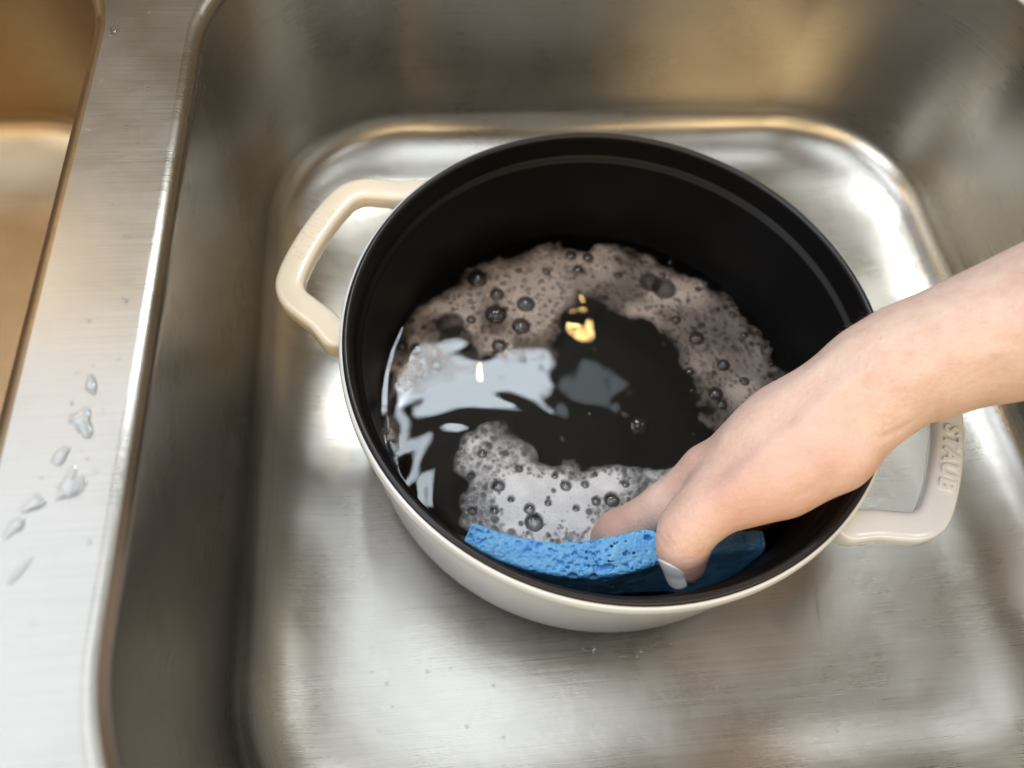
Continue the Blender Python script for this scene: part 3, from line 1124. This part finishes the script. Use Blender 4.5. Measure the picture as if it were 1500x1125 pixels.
make_foam([(556, 640), (557, 600), (565, 545), (580, 500), (612, 460), (645, 432), (690, 398), (760, 368), (830, 358), (900, 362), (960, 376),
           (1010, 398), (1060, 430), (1105, 478), (1145, 540), (1165, 600), (1120, 640), (1060, 650), (1045, 628), (1025, 600), (1008, 570), (990, 530),
           (972, 492), (940, 472), (900, 452), (852, 440), (826, 466), (832, 500), (815, 524), (788, 528), (750, 524), (705, 534),
           (662, 560), (620, 573), (590, 580), (580, 602), (586, 645), (596, 685), (584, 690), (564, 668)],
          BIG + SPARK + HOLES, 8000, 0.24, 0.54, 0.0007, "brownish soap foam lying along the back wall of the pot", 31, FOAMB, 0.22)
make_foam([(667, 655), (690, 622), (722, 606), (748, 614), (762, 640), (782, 665), (812, 675), (850, 680), (885, 671), (922, 680), (965, 690),
           (1010, 700), (1000, 740), (960, 790), (900, 830), (830, 835), (760, 825), (690, 800), (672, 770), (668, 735), (672, 700)],
          BIGF, 8500, 0.42, 0.90, 0.0026, "whitish soap foam heaped behind the blue sponge", 41, FOAM, 0.40)

# single larger soap bubbles: thin domes
bn, ba = 9, 28
ph = np.linspace(0.02, math.pi / 2 * 1.02, bn)
aa = np.linspace(0, 2 * np.pi, ba, endpoint=False)
bv = np.stack([np.sin(ph)[:, None] * np.cos(aa), np.sin(ph)[:, None] * np.sin(aa), np.repeat(np.cos(ph)[:, None], ba, 1)], -1).reshape(-1, 3)
bme = mesh_np("soap_bubble", bv, grid_faces(bn, ba, wrap_v=True))
bme.materials.append(FILM)
for lst, lab, grp, dz in (
        (BIG, "clear dark soap bubble in the brownish foam at the back", "bubbles in the back foam", 0.0008),
        (SPARK, "tiny glinting soap bubble at the right edge of the back foam", "glinting bubbles", 0.0010),
        (BIGF, "clear soap bubble in the white foam behind the sponge", "bubbles in the front foam", 0.0022),
        (LOOSE, None, "bubbles on open water", 0.0)):
    for kk, (bx, by, br) in enumerate(lst):
        o = link("soap_bubble", bme, None, None, label=lab or LOOSE_LAB[kk], category="bubble", group=grp)
        c = at_z(bx, by, ZW)
        r = br * 0.385 / F_PX
        o.location = (c[0], c[1], ZW + dz)
        o.scale = (r, r, r * 0.55)

# ------------------------------------------------------------------ water drops
def drop_mesh(rx, ry, h, seed, lobes=0.25):
    r_ = np.random.default_rng(seed)
    n1, n2 = 8, 30
    a = np.linspace(0, 2 * np.pi, n2, endpoint=False)
    out = 1 + sum(lobes * r_.normal() / k * np.cos(k * a + r_.random() * 6.28) for k in (1, 2, 3, 4, 5))
    out = np.clip(out, 0.35, 1.9)
    V = []
    for i in range(n1):
        t = 0.02 + 0.98 * i / (n1 - 1)
        V.append(np.column_stack([t * rx * out * np.cos(a), t * ry * out * np.sin(a), np.full(n2, 0.65 * h * (1 - t ** 2.6))]))
    return mesh_np("water_drop", np.concatenate(V), grid_faces(n1, n2, wrap_v=True))


def add_drop(px, py, z, rx, ry, h, seed, label, group, lobes=0.25, rot=0.0):
    o = link("water_drop", drop_mesh(rx, ry, h, seed, lobes), DROP, None, label=label, category="water drop", group=group)
    c = at_z(px, py, z)
    o.location = (c[0], c[1], z + 0.0001)
    o.rotation_euler = (0, 0, rot)
    return o


DG = "water drops on the divider"
add_drop(133, 564, DECK_Z, 0.0018, 0.0046, 0.0009, 1, "slim water drop on the divider, farthest back of the large ones", DG, 0.3, 0.3)
add_drop(120, 617, DECK_Z, 0.0036, 0.0058, 0.0011, 2, "ragged water drop on the divider below the slim one", DG, 0.4, 0.5)
add_drop(92, 661, DECK_Z, 0.0022, 0.0036, 0.0010, 3, "oval water drop at the middle of the divider", DG, 0.25, -0.3)
add_drop(100, 708, DECK_Z, 0.0032, 0.0064, 0.0011, 4, "largest ragged water drop on the divider", DG, 0.42, -0.6)
add_drop(50, 736, DECK_Z, 0.0036, 0.0024, 0.0009, 5, "wide flat water drop beside the left basin edge", DG, 0.35, 0.4)
add_drop(25, 768, DECK_Z, 0.0019, 0.0040, 0.0009, 6, "narrow water drop touching the left basin edge", DG, 0.3, -0.2)
add_drop(29, 836, DECK_Z, 0.0012, 0.0052, 0.0008, 7, "thin slanted water drop nearest the bottom left corner", DG, 0.3, -0.55)
add_drop(171, 42, DECK_Z, 0.0022, 0.0036, 0.0010, 8, "water drop at the far end of the divider", DG, 0.35, -0.2)
FG = "water drops on the basin floor"
add_drop(858, 946, 0.0, 0.0046, 0.0052, 0.0009, 9, "round water drop on the basin floor, left one before the pot", FG, 0.15)
add_drop(925, 957, 0.0, 0.0068, 0.0050, 0.0010, 10, "largest water drop on the basin floor, middle one before the pot", FG, 0.2)
add_drop(972, 940, 0.0, 0.0046, 0.0030, 0.0008, 11, "small water drop on the basin floor, right one before the pot", FG, 0.2)

add_drop(1200, 885, 0.0, 0.0009, 0.0170, 0.0005, 12, "long thin water trickle on the basin floor right of the pot", FG, 0.15, -0.12)

# beads too small to tell apart
bvs, bfs, nv0 = [], [], 0
proto = drop_mesh(1, 1, 0.55, 99, 0.08)
pco = np.zeros(len(proto.vertices) * 3, dtype=np.float32); proto.vertices.foreach_get("co", pco); pco = pco.reshape(-1, 3)
pfc = grid_faces(8, 30, wrap_v=True)
spots = [(204, 87), (213, 116), (167, 254), (219, 252), (165, 299), (180, 333), (176, 230), (160, 95), (190, 160), (205, 200), (150, 420), (130, 470),
         (105, 590), (150, 600), (60, 700), (140, 690), (190, 345), (120, 520)]
for k in range(34):
    t = random.random()
    spots.append((40 + 150 * (1 - t) + random.uniform(0, 70), 80 + t * 850))
for (sx, sy) in spots:
    c = at_z(sx, sy, DECK_Z)
    if c[0] < -0.2265 or c[0] > -0.194:
        continue
    r = random.uniform(0.0003, 0.0008)
    bvs.append(pco * r * [1, random.uniform(0.8, 1.6), 1] + [c[0], c[1], DECK_Z + 0.0001]); bfs.append(pfc + nv0); nv0 += len(pco)
for k in range(46):
    sx, sy = random.uniform(1180, 1490), random.uniform(700, 1110)
    c = at_z(sx, sy, 0.0)
    r = random.uniform(0.0004, 0.0010)
    bvs.append(pco * r + [c[0], c[1], 0.0003]); bfs.append(pfc + nv0); nv0 += len(pco)
link("water_beads", mesh_np("water_beads", np.concatenate(bvs), np.concatenate(bfs)), DROP, None, kind="stuff",
     label="fine water beads sprinkled over the steel", category="water beads")
bpy.data.meshes.remove(proto)
